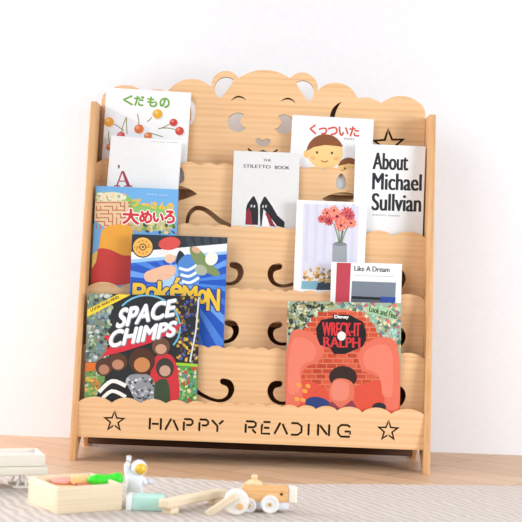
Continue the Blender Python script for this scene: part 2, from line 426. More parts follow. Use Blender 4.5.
holes = [ear, earL]+pair(brow)+[eyeR, mir(eyeR, X(260.7, 123)[0])]+pair(cres)+[nose, mouth]
sb = star_cut(*X(388.5, 145), .046, .19, -.08)
holes += sb + [mir(h) for h in sb]
bp_ = fretwork('bear_panel', outline, holes, yb, T, [PINE, BURNT], SH, OFF)
for h in pair(brow) + [cres, mouth] + sb + [mir(q) for q in sb]:      # scorched engraving, not cut right through
    fretwork('engraving', h, [], yb+.002, .003, [BURNT, BURNT], bp_)
# ledges that carry the books
YS = [t[0] for t in TOPS] + [yb]
FLOORZ = [.1335, .214, .355, .500, .684]
for i in range(5):
    bm = bmesh.new(); box(bm, (-HALF, YS[i]+T/2+.0002, FLOORZ[i]-.010), (HALF, YS[i+1]-T/2-.0002, FLOORZ[i]), .0008)
    obj('ledge', bm, PINE, SH, OFF)
bm = bmesh.new(); box(bm, (-HALF, yb-T/2, .012), (HALF, yb+T/2, ZB-.0002), .0005); low = obj('shade_back_board', bm, wood('shade_brown_board', '5C3E2A', '553826', '4C3121', 'X'), SH, OFF); low['label'] = 'added lower back board, coloured dark brown for the shade under the shelf'  # added board, coloured dark to stand for shade behind cut-outs and underneath
for zz in (.075,):
    bm = bmesh.new(); box(bm, (-HALF, .255, zz), (HALF, .270, zz+.05), .001); obj('back_rail', bm, PINE, SH, OFF)
# ------------------------------------------------------------------ books
class Book:
    def __init__(s, pocket, tl, tr, thick, label, cover='F2F2F3', edge='F4F2EC', lean=4.5, name='picture_book', gap=.0015, rough=.38):
        s.T = thick; yfront = YS[pocket]+T/2+gap+(.003 if pocket == 0 else 0)
        lean = math.radians(lean); z0 = FLOORZ[pocket]+.0006
        yt = yfront+thick
        for _ in range(6):
            A, B = at(*tl, yt-thick), at(*tr, yt-thick)
            mid = (A+B)/2; roll = math.atan2(A.z-B.z, B.x-A.x); s.W = math.hypot(B.x-A.x, B.z-A.z)
            zb = z0 + s.W/2*abs(math.sin(roll)) + thick*math.sin(lean)
            s.H = (mid.z-zb)/(math.cos(roll)*math.cos(lean)); yt = yfront+thick+s.H*math.sin(lean)
        up = Vector((math.sin(roll), 0, math.cos(roll)))
        base = Vector((mid.x-s.H*math.cos(lean)*math.sin(roll), yfront+thick, zb))
        s.root = empty(name, base); s.root.rotation_euler = (-lean, roll, 0); s.root.rotation_mode = 'XYZ'
        s.MW = Matrix.Translation(base) @ Matrix.Rotation(-lean, 4, 'X') @ Matrix.Rotation(roll, 4, 'Y')
        s.root.rotation_euler = s.MW.to_euler()
        s.MI = s.MW.inverted()
        tag(s.root, label, 'book', 'picture books on the tiered shelf')
        W, H, c = s.W/2, s.H, .0012
        bm = bmesh.new(); box(bm, (-W, -thick, 0), (W, -thick+c, H), .0004); obj('front_cover', bm, M(cover, rough), s.root)
        bm = bmesh.new(); box(bm, (-W, -c, 0), (W, 0, H), .0004); obj('back_cover', bm, M(cover, rough), s.root)
        bm = bmesh.new(); box(bm, (-W+.0012, -thick+c, .002), (W-.0025, -c, H-.002)); obj('pages', bm, M(edge, .8), s.root)
        bm = bmesh.new(); box(bm, (-W, -thick+c, 0), (-W+.0012, -c, H), .0003); obj('spine', bm, M(cover, rough), s.root)
        s.rough = rough; s.n = 0
        s.new()
    def new(s): s.bm = bmesh.new(); s.ml = []
    def loc(s, px, py):
        o = s.MI @ CAM; d = s.MI.to_3x3() @ ray(px, py)
        t = (-s.T-o.y)/d.y; p = o+d*t; return (p.x, p.z)
    def mi(s, col):
        m = M(col, s.rough)
        if m not in s.ml: s.ml.append(m)
        return s.ml.index(m)
    def y(s):
        s.n += 1; return -s.T-.00012-s.n*.0000025
    def clip(s, pts):
        W, H = s.W/2-.0003, s.H-.0003
        for ax, sg, lim in ((0, 1, W), (0, -1, W), (1, 1, H), (1, -1, -.0003)):
            out = []
            for a, b in zip(pts, pts[1:]+pts[:1]):
                da, db = lim-sg*a[ax], lim-sg*b[ax]
                if da >= 0: out.append(a)
                if da*db < 0:
                    t = da/(da-db); out.append((a[0]+(b[0]-a[0])*t, a[1]+(b[1]-a[1])*t))
            pts = out
            if len(pts) < 3: return []
        return pts
    def poly(s, pts, col, px=True):
        if px: pts = [s.loc(*p) for p in pts]
        pts = s.clip(pts)
        if len(pts) < 3: return
        y = s.y(); f = s.bm.faces.new([s.bm.verts.new((x, y, z)) for x, z in pts]); f.normal_update()
        f.material_index = s.mi(col)
        if f.normal.y > 0: f.normal_flip()
        if len(pts) > 4: bmesh.ops.triangulate(s.bm, faces=[f])
    def ell(s, cx, cy, rx, ry, col, rot=0): s.poly(ell(cx, cy, rx, ry, 24, rot), col)
    def line(s, pts, h, col, n=6):
        s.strip([(p[0], p[1], p[2] if len(p) > 2 else h) for p in pts], col, n)
    def strip(s, pts, col, n=6):
        P = spline(pts, n) if n > 1 and len(pts) > 2 else pts
        L, R = [], []
        for i, (x, yv, h) in enumerate(P):
            a, b = P[max(0, i-1)], P[min(len(P)-1, i+1)]; tx, ty = b[0]-a[0], b[1]-a[1]; q = math.hypot(tx, ty) or 1
            L.append((x-ty/q*h, yv+tx/q*h)); R.append((x+ty/q*h, yv-tx/q*h))
        for i in range(len(P)-1): s.poly([L[i], L[i+1], R[i+1], R[i]], col)
    def cover(s, col): W, H = s.W/2, s.H; s.poly([(-W, 0), (W, 0), (W, H), (-W, H)], col, False)
    def text(s, body, quad, col, fat=0.0, hfat=0.0):
        """lettering fitted into four pixel corners tl, tr, br, bl; fat thickens it by so many pixels, hfat sideways only"""
        cu = bpy.data.curves.new('t', 'FONT'); cu.body = body; cu.resolution_u = 5
        o = bpy.data.objects.new('t', cu); me = bpy.data.meshes.new_from_object(o); bpy.data.objects.remove(o)
        if not me.vertices: return
        xs = [v.co.x for v in me.vertices]; ys = [v.co.y for v in me.vertices]
        x0, x1, y0_, y1_ = min(xs), max(xs), min(ys), max(ys)
        tl, tr, br, bl = [Vector(s.loc(*q)) for q in quad]
        k = s.mi(col); u1 = 3.1/F
        sh = [(0, 0)]
        if fat: sh += [(fat*u1*math.cos(i*math.pi/4), fat*u1*math.sin(i*math.pi/4)) for i in range(8)]
        if hfat: sh += [(hfat*u1*t, 0) for t in (-1, -.5, .5, 1)]
        for dx, dz in sh:
            y = s.y(); vs = []
            for v in me.vertices:
                u = (v.co.x-x0)/(x1-x0); t = (v.co.y-y0_)/(y1_-y0_)
                p = (bl*(1-u)+br*u)*(1-t) + (tl*(1-u)+tr*u)*t
                vs.append(s.bm.verts.new((p.x+dx, y, p.y+dz)))
            for f in me.polygons:
                try: g = s.bm.faces.new([vs[i] for i in f.vertices])
                except ValueError: continue
                g.normal_update(); g.material_index = k
                if g.normal.y > 0: g.normal_flip()
        bpy.data.meshes.remove(me)
    def tiny(s, quad, col, n):
        """a line of print too small to read"""
        (ax, ay), (bx, by), _, (dx, dy) = quad; rnd = random.Random(n); h = (dy-ay)*.8
        for i in range(n):
            if rnd.random() < .12: continue
            t, u = i/n, (i+.62)/n; x, y_ = ax+(bx-ax)*t, ay+(by-ay)*t; x2, y2 = ax+(bx-ax)*u, ay+(by-ay)*u
            s.poly([(x, y_), (x2, y2), (x2, y2+h), (x, y_+h)], col)
    def flush(s, name):
        o = obj(name, s.bm, s.ml, s.root, sm=False, recalc=False); s.new(); return o
    def mosaic(s, poly, cols, n, r=(1.0, 2.6), rnd=random.Random(3)):
        xs = [p[0] for p in poly]; ys = [p[1] for p in poly]
        def inside(x, y):
            c = False
            for (ax, ay), (bx, by) in zip(poly, poly[1:]+poly[:1]):
                if (ay > y) != (by > y) and x < (bx-ax)*(y-ay)/(by-ay)+ax: c = not c
            return c
        k = 0
        while k < n:
            x, y = rnd.uniform(min(xs), max(xs)), rnd.uniform(min(ys), max(ys))
            if not inside(x, y): continue
            k += 1; a = rnd.uniform(0, 3.14)
            q = rnd.choice((4, 5, 7, 12)); s.poly(ell(x, y, rnd.uniform(*r), rnd.uniform(*r)*.8, q, a), rnd.choice(cols))

# --- fruit book
b = Book(4, (106.5, 87.6), (191, 92.8), .012, 'white picture book with cherries and green Japanese title at upper left corner', lean=2)
b.cover('F3F3F4')
b.poly([(104, 106), (150, 128), (146, 160), (120, 175), (98, 170)], 'E7E8EE')
for cx, cy, r, c, c2 in ((109, 122, 5, 'E39A34', 'F0B95A'), (157.5, 114, 5, 'E5A933', 'F2C766'), (139, 129, 4.8, 'D96B36', 'EE9A66'), (173.5, 122.5, 4, 'C93F33', 'E5776A'), (179.5, 131, 4.4, 'CF4636', 'E98272'), (148, 136, 4, 'DB7A3F', 'EEA574'), (121, 135.5, 4, 'C8404A', 'E0757A'), (110, 147, 4, 'D97034', 'EDA06A')):
    b.ell(cx+1.2, cy+1.4, r, r*.95, 'DDDDE2'); b.ell(cx, cy, r, r*.96, c); b.ell(cx-r*.3, cy-r*.35, r*.45, r*.38, c2)
for pts in (((114, 124), (119, 127), (124, 131)), ((121, 133), (124, 123), (126.5, 117)), ((127, 134), (126.5, 123), (126.5, 117)), ((139, 125), (138.5, 119), (137.5, 114)), ((152, 117), (148.5, 121), (147, 121)), ((170, 124), (164, 127), (158.5, 129)), ((175.5, 129.5), (167, 128), (158.5, 128.5)), ((110, 143), (108.5, 137), (109, 131)), ((150, 133), (157, 135), (163, 137))):
    b.line(pts, .45, '8B8B4A')
b.flush('cover_picture')
for ch, x in zip('くだもの', (123.5, 134.5, 147.5, 160)):
    yy = 95+(x-123)*.075; b.text(ch, [(x, yy), (x+9.5, yy+.6), (x+9.3, yy+10.2), (x-.2, yy+9.6)], '6FA63C', .45)
b.flush('title')
# --- second top book: round peach head with a brown cap of hair, plain stand-in
b = Book(4, (292.5, 115), (374, 119.5), .012, 'white picture book with red Japanese title and round brown-haired face', lean=2)
b.cover('EEEEEF')
b.ell(325, 152.5, 18, 16.5, 'F2CB8A', .03); b.ell(306.5, 154, 3, 4, 'EFC27E')
b.poly([(306.5, 151)]+arc3((306.5, 151), (324, 134.2), (343, 147), 14)+[(343, 147), (336, 146), (325, 145), (314, 147)], '8A5230')
b.ell(317, 152.5, 1.1, 1.4, '3A2A1E'); b.ell(332, 153, 1.1, 1.4, '3A2A1E'); b.ell(313, 158, 2.4, 1.8, 'EDAE7A'); b.ell(336, 158.5, 2.4, 1.8, 'EDAE7A')
b.line([(321, 160.5), (324.5, 162), (328, 160.7)], .5, 'A5523A')
b.ell(349, 168, 11.5, 9, 'F2CB8A'); b.poly([(338, 166)]+arc3((338, 166), (349, 157.5), (359.5, 166), 10)+[(359.5, 166), (349, 163.5)], '8A5230')
b.ell(345, 168.5, .9, 1.1, '3A2A1E'); b.ell(353, 168.8, .9, 1.1, '3A2A1E')
b.flush('cover_picture')
for ch, x, dx, sc in (('く', 310, 6, 1), ('っ', 319, 8, .72), ('つ', 328, 9.5, .85), ('い', 339, 9, .9), ('た', 349.5, 9.5, 1)):
    yy = 124.2+(x-310)*.06; h = 9.5*sc; b.text(ch, [(x, yy+9.5-h), (x+dx, yy+10-h), (x+dx, yy+10), (x, yy+9.5)], 'D14A3E', .4)
b.tiny([(344, 137.5), (355, 138.2), (355, 141), (344, 140.3)], 'B5B0B4', 5)
b.flush('title')
# --- letter A book
b = Book(3, (111, 135.5), (182, 141), .010, 'plain white book with a red serif letter A, in front of the cherry book', cover='EFF0F1', lean=3)
b.cover('EFF0F1')
b.tiny([(151, 141), (179, 142.4), (179, 143.7), (151, 142.3)], 'C2C0C4', 16)
b.line([(118.2, 165, .9), (119, 166.5, .9), (118.6, 168.5, .6)], .8, '7B3A46', 3)
A_ = 'A8344A'
b.poly([(121.5, 171), (124, 171), (130.5, 186), (126.8, 186)], A_); b.poly([(121.5, 171), (122.7, 172), (117.6, 186), (116, 186)], A_)
b.poly([(118.8, 180.5), (126, 180.7), (126, 181.8), (118.6, 181.6)], A_); b.poly([(114, 185.2), (120, 185.4), (120, 186.6), (114, 186.4)], A_); b.poly([(124, 185.4), (132.5, 185.7), (132.5, 187), (124, 186.7)], A_)
b.flush('title')
# --- stiletto book
b = Book(3, (234, 150.8), (300, 153.2), .010, 'white book with two black high heels, in the middle under the bear face', cover='E2E2E2', lean=3)
b.cover('E2E2E2')
BK, RD = '26262A', '8E2A3C'
b.poly([(252.8, 196.2), (254.5, 196.4), (257.8, 204), (258.4, 211), (258, 225), (245.3, 224.5), (246, 209), (247.2, 204)], BK)
b.poly([(248.5, 208), (251, 212), (252.5, 225), (245.3, 224.5), (246.3, 211)], RD)
b.poly([(264, 196.6), (265.8, 196.8), (272, 206), (277.5, 215.5), (284.6, 222), (284.4, 228), (277, 226), (270, 217), (263.5, 209), (261.6, 226), (260.2, 226), (259.8, 212), (260, 205)], BK)
b.poly([(265, 212.5), (268.5, 213.5), (274.5, 225), (276.5, 227), (270, 226)], RD)
b.poly([(264.6, 214), (267.6, 219), (269, 227), (262.6, 226.5), (263, 219)], 'F1F1F1')
for x, y in ((251.4, 206), (254.4, 206.3), (263, 206.5), (266, 206.3)): b.ell(x, y, .8, 1.5, 'C9C9CE', .2)
b.flush('cover_picture')
b.text('THE', [(263.5, 158.8), (271, 159.2), (271, 161.6), (263.5, 161.2)], '77777C', 0, .2)
b.text('STILETTO', [(243.5, 164.2), (270.5, 165.2), (270.5, 168.6), (243.5, 167.6)], '5A5A60', 0, .2)
b.text('BOOK', [(275, 165.6), (289.5, 166.2), (289.5, 169.6), (275, 169)], '5A5A60', 0, .2)
b.flush('title')
# --- large black lettering book
b = Book(3, (355.8, 143.8), (425.6, 146.6), .010, 'white book with big black three-line title beside the right side board', cover='EFF0F2', lean=3)
b.cover('EFF0F2')
b.text('About', [(373.5, 152.5), (408, 153.8), (407.5, 170.6), (373, 169.4)], '2A2B30', 0, .65)
b.text('Michael', [(373, 172.8), (421.5, 174.4), (421, 191), (372.5, 189.6)], '2A2B30', 0, .65)
b.text('Sullvian', [(372.5, 193), (421, 194.6), (420.5, 212), (372, 210.4)], '2A2B30', 0, .65)
b.tiny([(372.5, 214), (400, 215), (400, 217.2), (372.5, 216.2)], 'B4B4BA', 16)
b.flush('title')
# --- blue maze book; the figure is left as plain rounded patches
b = Book(2, (96, 186), (178.5, 189.7), .011, 'sky-blue picture book with maze and red Japanese title by the left side board', cover='6EA9DF', lean=3.4)
b.cover('6FAEE4')
b.poly([(96, 197), (103, 191.5), (115, 192), (128, 196), (140, 204), (168, 206), (176, 213), (176, 222), (150, 224), (100, 224)], '8FC06A')
b.ell(112, 197, 14, 5, 'E9E2C8'); b.ell(150, 226, 26, 5, 'C9C08A'); b.mosaic([(96, 193), (128, 194), (128, 203), (96, 203)], ['E8D89A', 'C9A8A0', '9CC27A', 'F0EBD6'], 30, (1, 2.4))
b.mosaic([(136, 222), (175, 224), (174, 234), (134, 232)], ['E8D89A', '7BAF5A', '5A8A4A', 'D0A860', '4A4A38'], 30, (1, 3))
b.poly([(95, 201), (128, 201), (132, 222), (120, 228), (104, 227), (94, 220)], 'EAC9A0')
rnd = random.Random(8)
for gx in range(9):
    for gy in range(7):
        x, y = 96+gx*4, 202+gy*3.8
        if rnd.random() < .55: b.poly([(x, y), (x+4.6, y), (x+4.6, y+1.1), (x, y+1.1)], 'C0714F')
        else: b.poly([(x, y), (x+1.1, y), (x+1.1, y+4.4), (x, y+4.4)], 'C0714F')
b.poly(spline([(100, 240), (103, 229), (113, 225), (126, 224), (133, 231), (134, 247), (134, 262), (100, 262)], 6, True), 'EFA93C')
b.poly(spline([(97, 250), (108, 249), (122, 255), (133, 258), (134, 282), (88, 284), (90, 266)], 6, True), 'C93A34')
b.poly([(92, 255), (98, 250), (96, 262), (91, 270)], 'E2C16A')
b.flush('cover_picture')
for ch, x in zip('プーさんの', (132.5, 142, 151, 159.5, 167.5)):
    yy = 198.5+(x-132)*.1; k = 1 if x < 141 else .75
    q = [(x, yy+(1-k)*5), (x+8*k, yy+(1-k)*5+.4), (x+8*k, yy+8), (x, yy+7.6)]
    if ch == 'ー': q = [(x, yy+4.2), (x+7, yy+4.5), (x+7, yy+5.9), (x, yy+5.6)]
    b.text(ch, q, 'F1C04A', .5)
for col, fat, g in (('FFFFFF', 1.7, 0), ('D2333B', .75, 0)):
    for ch, x, wd, y0q, y1q in (('大', 123, 16, 209, 223.5), ('め', 140, 12, 210.5, 222.5), ('い', 153.5, 10, 213, 221.5), ('ろ', 165, 9.5, 210.5, 222.5)):
        b.text(ch, [(x, y0q), (x+wd, y0q+.8), (x+wd-.3, y1q+.8), (x-.3, y1q)], col, fat, g)
b.tiny([(147, 193.5), (168, 194.8), (168, 196.4), (147, 195.1)], 'B9D6F2', 16)
b.flush('title')
# --- flower vase book
b = Book(2, (297, 200), (367, 203), .011, 'white-framed book with red flowers in a grey vase', cover='F2F2F3', lean=3.4)
b.cover('F2F2F3')
b.poly([(303.5, 203.5), (359.5, 205.8), (356, 290), (301, 287.5)], 'DAD9E8')
for k in range(6):
    x = 306+k*9.2; b.poly([(x, 204), (x+3.4, 204.2), (x+1.2, 262), (x-2, 262)], 'D2D2E2')
b.poly([(302, 272), (357, 274), (356, 290), (301, 287.5)], 'E6E0E0')
b.poly([(302, 281), (330, 281), (332, 290), (301, 289)], '7FB0C6'); b.poly([(318, 283), (332, 279), (334, 290), (316, 290)], '3E4A5A')
rnd = random.Random(2)
for _ in range(46): b.ell(rnd.uniform(304, 331), rnd.uniform(269, 282), rnd.uniform(.8, 2.6), rnd.uniform(.8, 2), rnd.choice(['D9B06A', 'C79A52', 'EAC98C', '9A7440', 'B8A07A', '5E5038']), rnd.uniform(0, 3))
b.poly([(332.6, 244)]+arc3((332.6, 244), (340, 241.5), (347, 244.4), 6)+[(347, 244.4), (346.5, 275), (332, 274.5)], '9EA3AA')
b.poly([(332.6, 244)]+arc3((332.6, 244), (340, 241.5), (347, 244.4), 6)+arc3((347, 244.4), (340, 246), (332.6, 244), 6), '7F858D')
for x, y in ((334, 224), (338, 226), (343, 226), (349, 224), (345, 222)): b.line([(x, y), ((x+340)/2, 234), (340+(x-340)*.15, 243)], .5, '6E7E56', 4)
for cx, cy, r, c in ((327, 213, 5.5, 'E36A5A'), (322, 219, 4.5, 'C9544C'), (329, 221, 5, 'A93A44'), (337, 216.5, 7, 'E2606A'), (347, 213, 6.5, 'C8505A'), (343, 222, 6, 'E77A64'), (351, 223, 5.5, 'EB8066'), (334, 210.5, 5, 'EA8A74'), (341, 225.5, 6, 'E8745E'), (350, 216, 5, 'B8444E')):
    for k in range(11):
        a = k*2*math.pi/11+cx; b.ell(cx+math.cos(a)*r*.55, cy+math.sin(a)*r*.5, r*.5, r*.2, c if k % 2 else {'E': 'F09480', 'C': 'DC6A62', 'A': 'BE4E54', 'B': 'CC5A60'}[c[0]], a)
    b.ell(cx, cy, r*.24, r*.22, '7E2A34')
b.flush('cover_picture')
# --- blue bursting book; figures left as plain patches
b = Book(1, (132, 234.3), (227.5, 237.6), .010, 'royal-blue picture book with yellow bubble-letter title and striped patch', cover='2A5FC4', lean=3.4)
b.cover('2F66C8')
b.poly([(131, 266), (227, 252), (222, 345), (128, 345)], '2456BD')
for k in range(22):
    a = k*2*math.pi/22+.1; r = 75
    b.poly([(182, 282), (182+r*math.cos(a), 282+r*math.sin(a)), (182+r*math.cos(a+.12), 282+r*math.sin(a+.12))], ['4C86DD', '3C74D4', '6A9FE8'][k % 3])
b.ell(180, 278, 20, 14, '7FB2EE'); b.ell(172, 284, 12, 8, 'A8D0F6')
b.poly([(131, 233), (228, 236.5), (228, 248), (131, 252)], '2C3138'); 
for k in range(5): b.poly([(185+k*9, 236), (190+k*9, 236), (196+k*8, 250), (189+k*8, 250)], '3C424A')
b.poly([(131, 252), (228, 243.5), (228, 251), (131, 259.5)], 'ECF3F8'); b.poly([(131, 259.5), (228, 251), (228, 254), (131, 263)], '9CC6EC')
b.ell(142.8, 247, 11, 10.8, '24262A'); b.ell(142.8, 247, 9.8, 9.6, 'F0B458'); b.ell(142.8, 247, 9.8, .7, 'B8802C'); b.ell(142.8, 247, 3.6, 3.6, '2E2A22'); b.ell(142.8, 247, 2.6, 2.6, 'F0B458'); b.ell(142.8, 247, 1.1, 1.1, '2E2A22')
for k in range(10):
    a = k*.628+.3
    if abs(math.sin(a)) > .3: b.ell(142.8+6.4*math.cos(a), 247+6.4*math.sin(a), .9, 1.3, 'C98A2E', a)
# generic patches in the picture's colours
b.poly(spline([(186, 262), (184, 254), (179, 251), (176, 262), (181, 270)], 5, True), '2B2F38')
b.ell(169.5, 243.5, 11, 6.6, 'D4504A', -.12); b.ell(163, 252.5, 6.5, 3.0, 'E7E4E4', .15)
b.poly(spline([(145, 273), (156, 268), (168, 265), (176, 268), (172, 277), (158, 282), (146, 281)], 5, True), 'E9B99A'); b.ell(170, 258.5, 5.5, 4.5, 'EDC0A0')
b.poly(spline([(178, 263), (188, 254), (196, 262), (200, 280), (190, 286), (180, 280)], 5, True), '4F86CE')
for k in range(3): b.line([(179+k*1.5, 268+k*6.5), (188+k, 270+k*6.3), (197+k, 265+k*6.3)], 1.4, 'EEF3F8', 4)
b.poly(spline([(190, 247), (200, 250), (210, 262), (220, 273), (214, 276), (200, 268), (192, 258)], 5, True), '7C8F5C'); b.ell(201, 270, 6.5, 5, 'A8B49C', .5); b.ell(196, 250, 4.5, 3, 'D9A98A', .5)
b.ell(211.5, 258.5, 6.2, 7, 'EEEAE2', .4)
b.flush('cover_picture')
TQ = [('P', 133.5, 145.5, 283.5, 301), ('o', 146.5, 157.5, 287, 299), ('k', 158.5, 170, 281.5, 299.5), ('é', 171, 182.5, 278, 299.5), ('M', 183.5, 197, 286, 302), ('o', 198.5, 207, 290, 303), ('N', 207.5, 219.5, 289, 310)]
for col, fat, g in (('1F2F78', 1.9, 0), ('EFC43F', .8, 0)):
    for ch, x0, x1, ya, yb_ in TQ: b.text(ch, [(x0, ya), (x1, ya+.5), (x1-.6, yb_+.5), (x0-.6, yb_)], col, fat, g)
b.flush('title')
# --- dream book
b = Book(1, (331.5, 262), (402, 264.2), .010, 'white book with a red band and grey picture, behind the brick-wall book', cover='F0F0F2', lean=3.4)
b.cover('F0F0F2')
b.poly([(336.8, 262.6), (351, 263), (349, 306), (335, 306)], 'BE4452')
b.poly([(352, 281), (396, 282.6), (394.5, 310), (350.5, 308)], '7C8592'); b.poly([(351.5, 296), (381, 297.5), (380.5, 300), (351.3, 298.6)], '23262C'); b.poly([(351.3, 298.6), (380.5, 300), (380.5, 306), (351, 305)], '5B626C'); b.poly([(380.6, 296.5), (395.6, 297.2), (395.2, 305), (380.4, 304.5)], '3450A4')
b.flush('cover_picture')
b.text('Like A Dream', [(354.5, 265.8), (389.5, 267), (389.5, 272.2), (354.5, 271)], '3C3C42', 0, .25)
b.poly([(354.5, 275.2), (394, 276.4), (394, 277), (354.5, 275.8)], 'B4B4BA')
b.flush('title')
# --- brick wall book; the figure left as plain rounded coral mounds
b = Book(0, (287.5, 301), (401.5, 303.3), .011, 'square picture book with brick arch and coral mounds in the bottom tier', cover='C9583F', lean=3)
b.cover('9FB49A')
MOS1 = ['3A4636', '5E7048', 'C8C48E', '8A9A70', '2A3030', 'D8D4BC', '6A7A8A', 'A89A5A']; MOS2 = ['8FC0A4', 'D8CCA0', 'D87A5A', 'A8D4C8', '5A8A94', 'E8D8B0', 'B86A7A', '4E7A5E']
b.mosaic([(286, 301), (338, 302), (326, 312), (310, 322), (300, 340), (285, 334)], MOS1, 230, (1, 2.8)); b.mosaic([(336, 302), (402, 303), (401, 350), (376, 342), (368, 322), (350, 312)], MOS2, 230, (1, 2.8))
arch_out = [(290, 412), (296, 372), (302, 345)]+arc3((302, 345), (340, 309), (380, 345), 18)+[(380, 345), (390, 372), (399, 412)]
b.poly(arch_out, 'D97A5C')
rnd = random.Random(5)
for r in range(17):
    y = 312+r*5.2; hw = {0: 22, 1: 29, 2: 33, 3: 36}.get(r, 40+r*.3)
    x = 340-hw-(r % 2)*4
    while x < 340+hw:
        x0_, x1_ = max(x, 340-hw), min(x+9, 340+hw)
        if x1_-x0_ > 1.5: b.poly([(x0_, y), (x1_, y+.2), (x1_, y+4.2), (x0_, y+4)], rnd.choice(['C4492F', 'CC5236', 'B84229', 'D25C40']))
        x += 10
b.poly(spline([(283, 408), (286, 380), (300, 379), (318, 384), (340, 396), (362, 384), (384, 381), (398, 388), (399, 412), (284, 412)], 6, True), 'D8523C')
def mound(pts, base, hi):
    b.poly(spline(pts, 6, True), base)
    cx = sum(p[0] for p in pts)/len(pts); cy = sum(p[1] for p in pts)/len(pts)
    b.poly(spline([(cx+(x-cx)*.72-1.5, cy+(y-cy)*.72-2) for x, y in pts], 6, True), hi)
mound([(286, 406), (285, 370), (288, 345), (293, 331), (304, 330), (318, 337), (324, 350), (318, 362), (306, 367), (301, 378), (303, 392), (298, 406)], 'E0705A', 'E77F69')
mound([(398, 408), (400, 375), (398, 350), (392, 339), (378, 338), (364, 345), (358, 356), (362, 370), (372, 374), (380, 380), (384, 396), (386, 408)], 'E0705A', 'E77F69')
for x, y in ((299, 385), (305, 391), (297, 399), (303, 400), (308, 386)): b.ell(x, y, 2.6, 2, 'F0A04A', .5)
b.ell(343, 377, 14, 11, '33231F'); mound([(331, 385), (336, 379), (346, 379), (353, 384), (354, 396), (349, 406), (334, 406), (329, 396)], 'DB7258', 'E48570')
b.ell(318, 404, 13, 7, '2C3E78', .2); b.ell(379, 407, 7, 4.5, '2A2830'); b.poly([(325, 408), (332, 401), (340, 409), (352, 400), (357, 408), (350, 414), (328, 414)], '8C3A4A')
b.flush('cover_picture')
b.poly([(321, 320), (350, 315), (363, 322), (366, 331), (366, 340), (362, 347), (352, 351), (345, 354), (334, 354), (330, 348), (320, 345), (317, 338), (316, 328)], '1E1A1C')
b.text('WRECK-IT', [(322.5, 322), (360.5, 322.8), (360, 336.5), (322.5, 335.5)], 'D8343A', 0, .45)
b.text('RALPH', [(323.5, 336.8), (360, 337.8), (359.8, 347.8), (323.8, 347)], 'D8343A', 0, .45)
b.ell(341.5, 336, 4.2, 4.6, 'E7E3DE')
b.poly([(333, 314.5), (350, 314.8), (350, 320), (333, 319.6)], '2A2426'); b.text('Disney', [(334.5, 315.2), (348.5, 315.5), (348.5, 319.4), (334.5, 319.1)], 'F4F2EE', .2)
b.poly([(368, 306), (388, 307.5), (396, 313), (398, 320), (390, 319), (376, 315), (366, 313)], 'A9CBA0')
b.text('Look and Find', [(370, 305.5), (397, 313.2), (396, 319.2), (369, 311.5)], '3E5634', 0, .25)
b.flush('title')
# --- silver lettering book; the figures left as plain ovals
b = Book(0, (87.8, 293.4), (200, 296.5), .012, 'square dark picture book with slanted silver title over a red streak, bottom left', cover='3A4038', lean=3)
b.cover('26292C')
b.poly([(86, 293), (110, 294), (106, 362), (82, 362)], '71877A'); b.poly([(82, 364), (106, 364), (102, 412), (78, 410)], '6F9658'); b.poly([(178, 366), (199, 367), (197, 412), (176, 412)], '68A05A')
MG = ['7C9A72', '5A7A5E', 'B8C4B0', '8A9AA8', '4A5A6A', 'C8CCC8', '6A8A9A', '3E4A40', 'A8B48A', '9C7A5E']
b.mosaic([(87, 294), (112, 295), (108, 360), (83, 362)], MG, 150, (1.2, 3.2)); b.mosaic([(83, 364), (108, 364), (104, 410), (79, 408)], ['6A9A4E', 'D07A3A', '8AB46A', 'B8C4A0', '4A6A4A', 'E0B04A'], 90, (1.2, 3))
b.poly([(83, 362.5), (106, 362.5), (98, 370), (82, 372)], 'D9702E')
b.mosaic([(176, 297), (200, 297), (198, 365), (178, 360)], ['C89A3A', '3A4A8A', '5A4A2E', 'E0B84A', '22242A', '8A6A3A', '4A5AA0'], 130, (1.1, 2.6)); b.mosaic([(178, 366), (198, 367), (196, 410), (176, 410)], ['5AA04A', '8AC07A', 'C04A3A', '3E7A3A', 'D8D09A', '5A8A9A'], 110, (1.2, 2.8))
b.poly([(176, 362.5), (198.5, 364), (198.3, 367), (176, 365.5)], '9CCB3A'); b.line([(199, 297), (196, 330), (190, 362)], .8, 'D5DCE0', 1)
b.line(arc3((122, 306), (160, 298), (180, 325), 12)+arc3((180, 325), (178, 338), (170, 348), 6), .9, '6FB4D4', 1)
b.poly([(101, 357), (112, 344), (150, 333), (182, 323.5), (178, 330), (150, 343), (125, 351)], 'D22F3E'); b.poly([(104, 337), (108, 334.5), (113, 340), (110, 343)], 'D22F3E')
b.poly([(87.6, 309.5), (118, 294.2), (131, 294.6), (87, 317)], 'EFD03A')
# plain brown ovals, silver suits, red and striped patches
b.poly(spline([(152, 365), (160, 354), (172, 356), (178, 372), (177, 402), (150, 404)], 5, True), 'C8323A')
b.poly(spline([(123, 408), (126, 380), (136, 374), (152, 378), (158, 408)], 5, True), '8D9197')
b.mosaic([(126, 378), (153, 378), (156, 402), (124, 402)], ['B9BDC3', '5A5E64', 'D8DADD', '3A3C42', '9DA1A8'], 80, (1, 2.6))
for cx, cy, rx, ry, c in ((161, 346.5, 9, 9, '6A4A38'), (118, 362, 9.5, 9, '5A3A2A'), (104, 367, 8.5, 9, '54362A'), (142, 361, 13, 13.5, '4E2E20'), (165, 368, 9, 10, '3E3630')):
    b.ell(cx, cy, rx, ry, c); b.ell(cx, cy+ry*.28, rx*.62, ry*.55, {'5A3A2A': 'B98468', '54362A': 'B07C64', '4E2E20': 'C48452', '6A4A38': 'C99C82', '3E3630': 'C49C88'}[c])
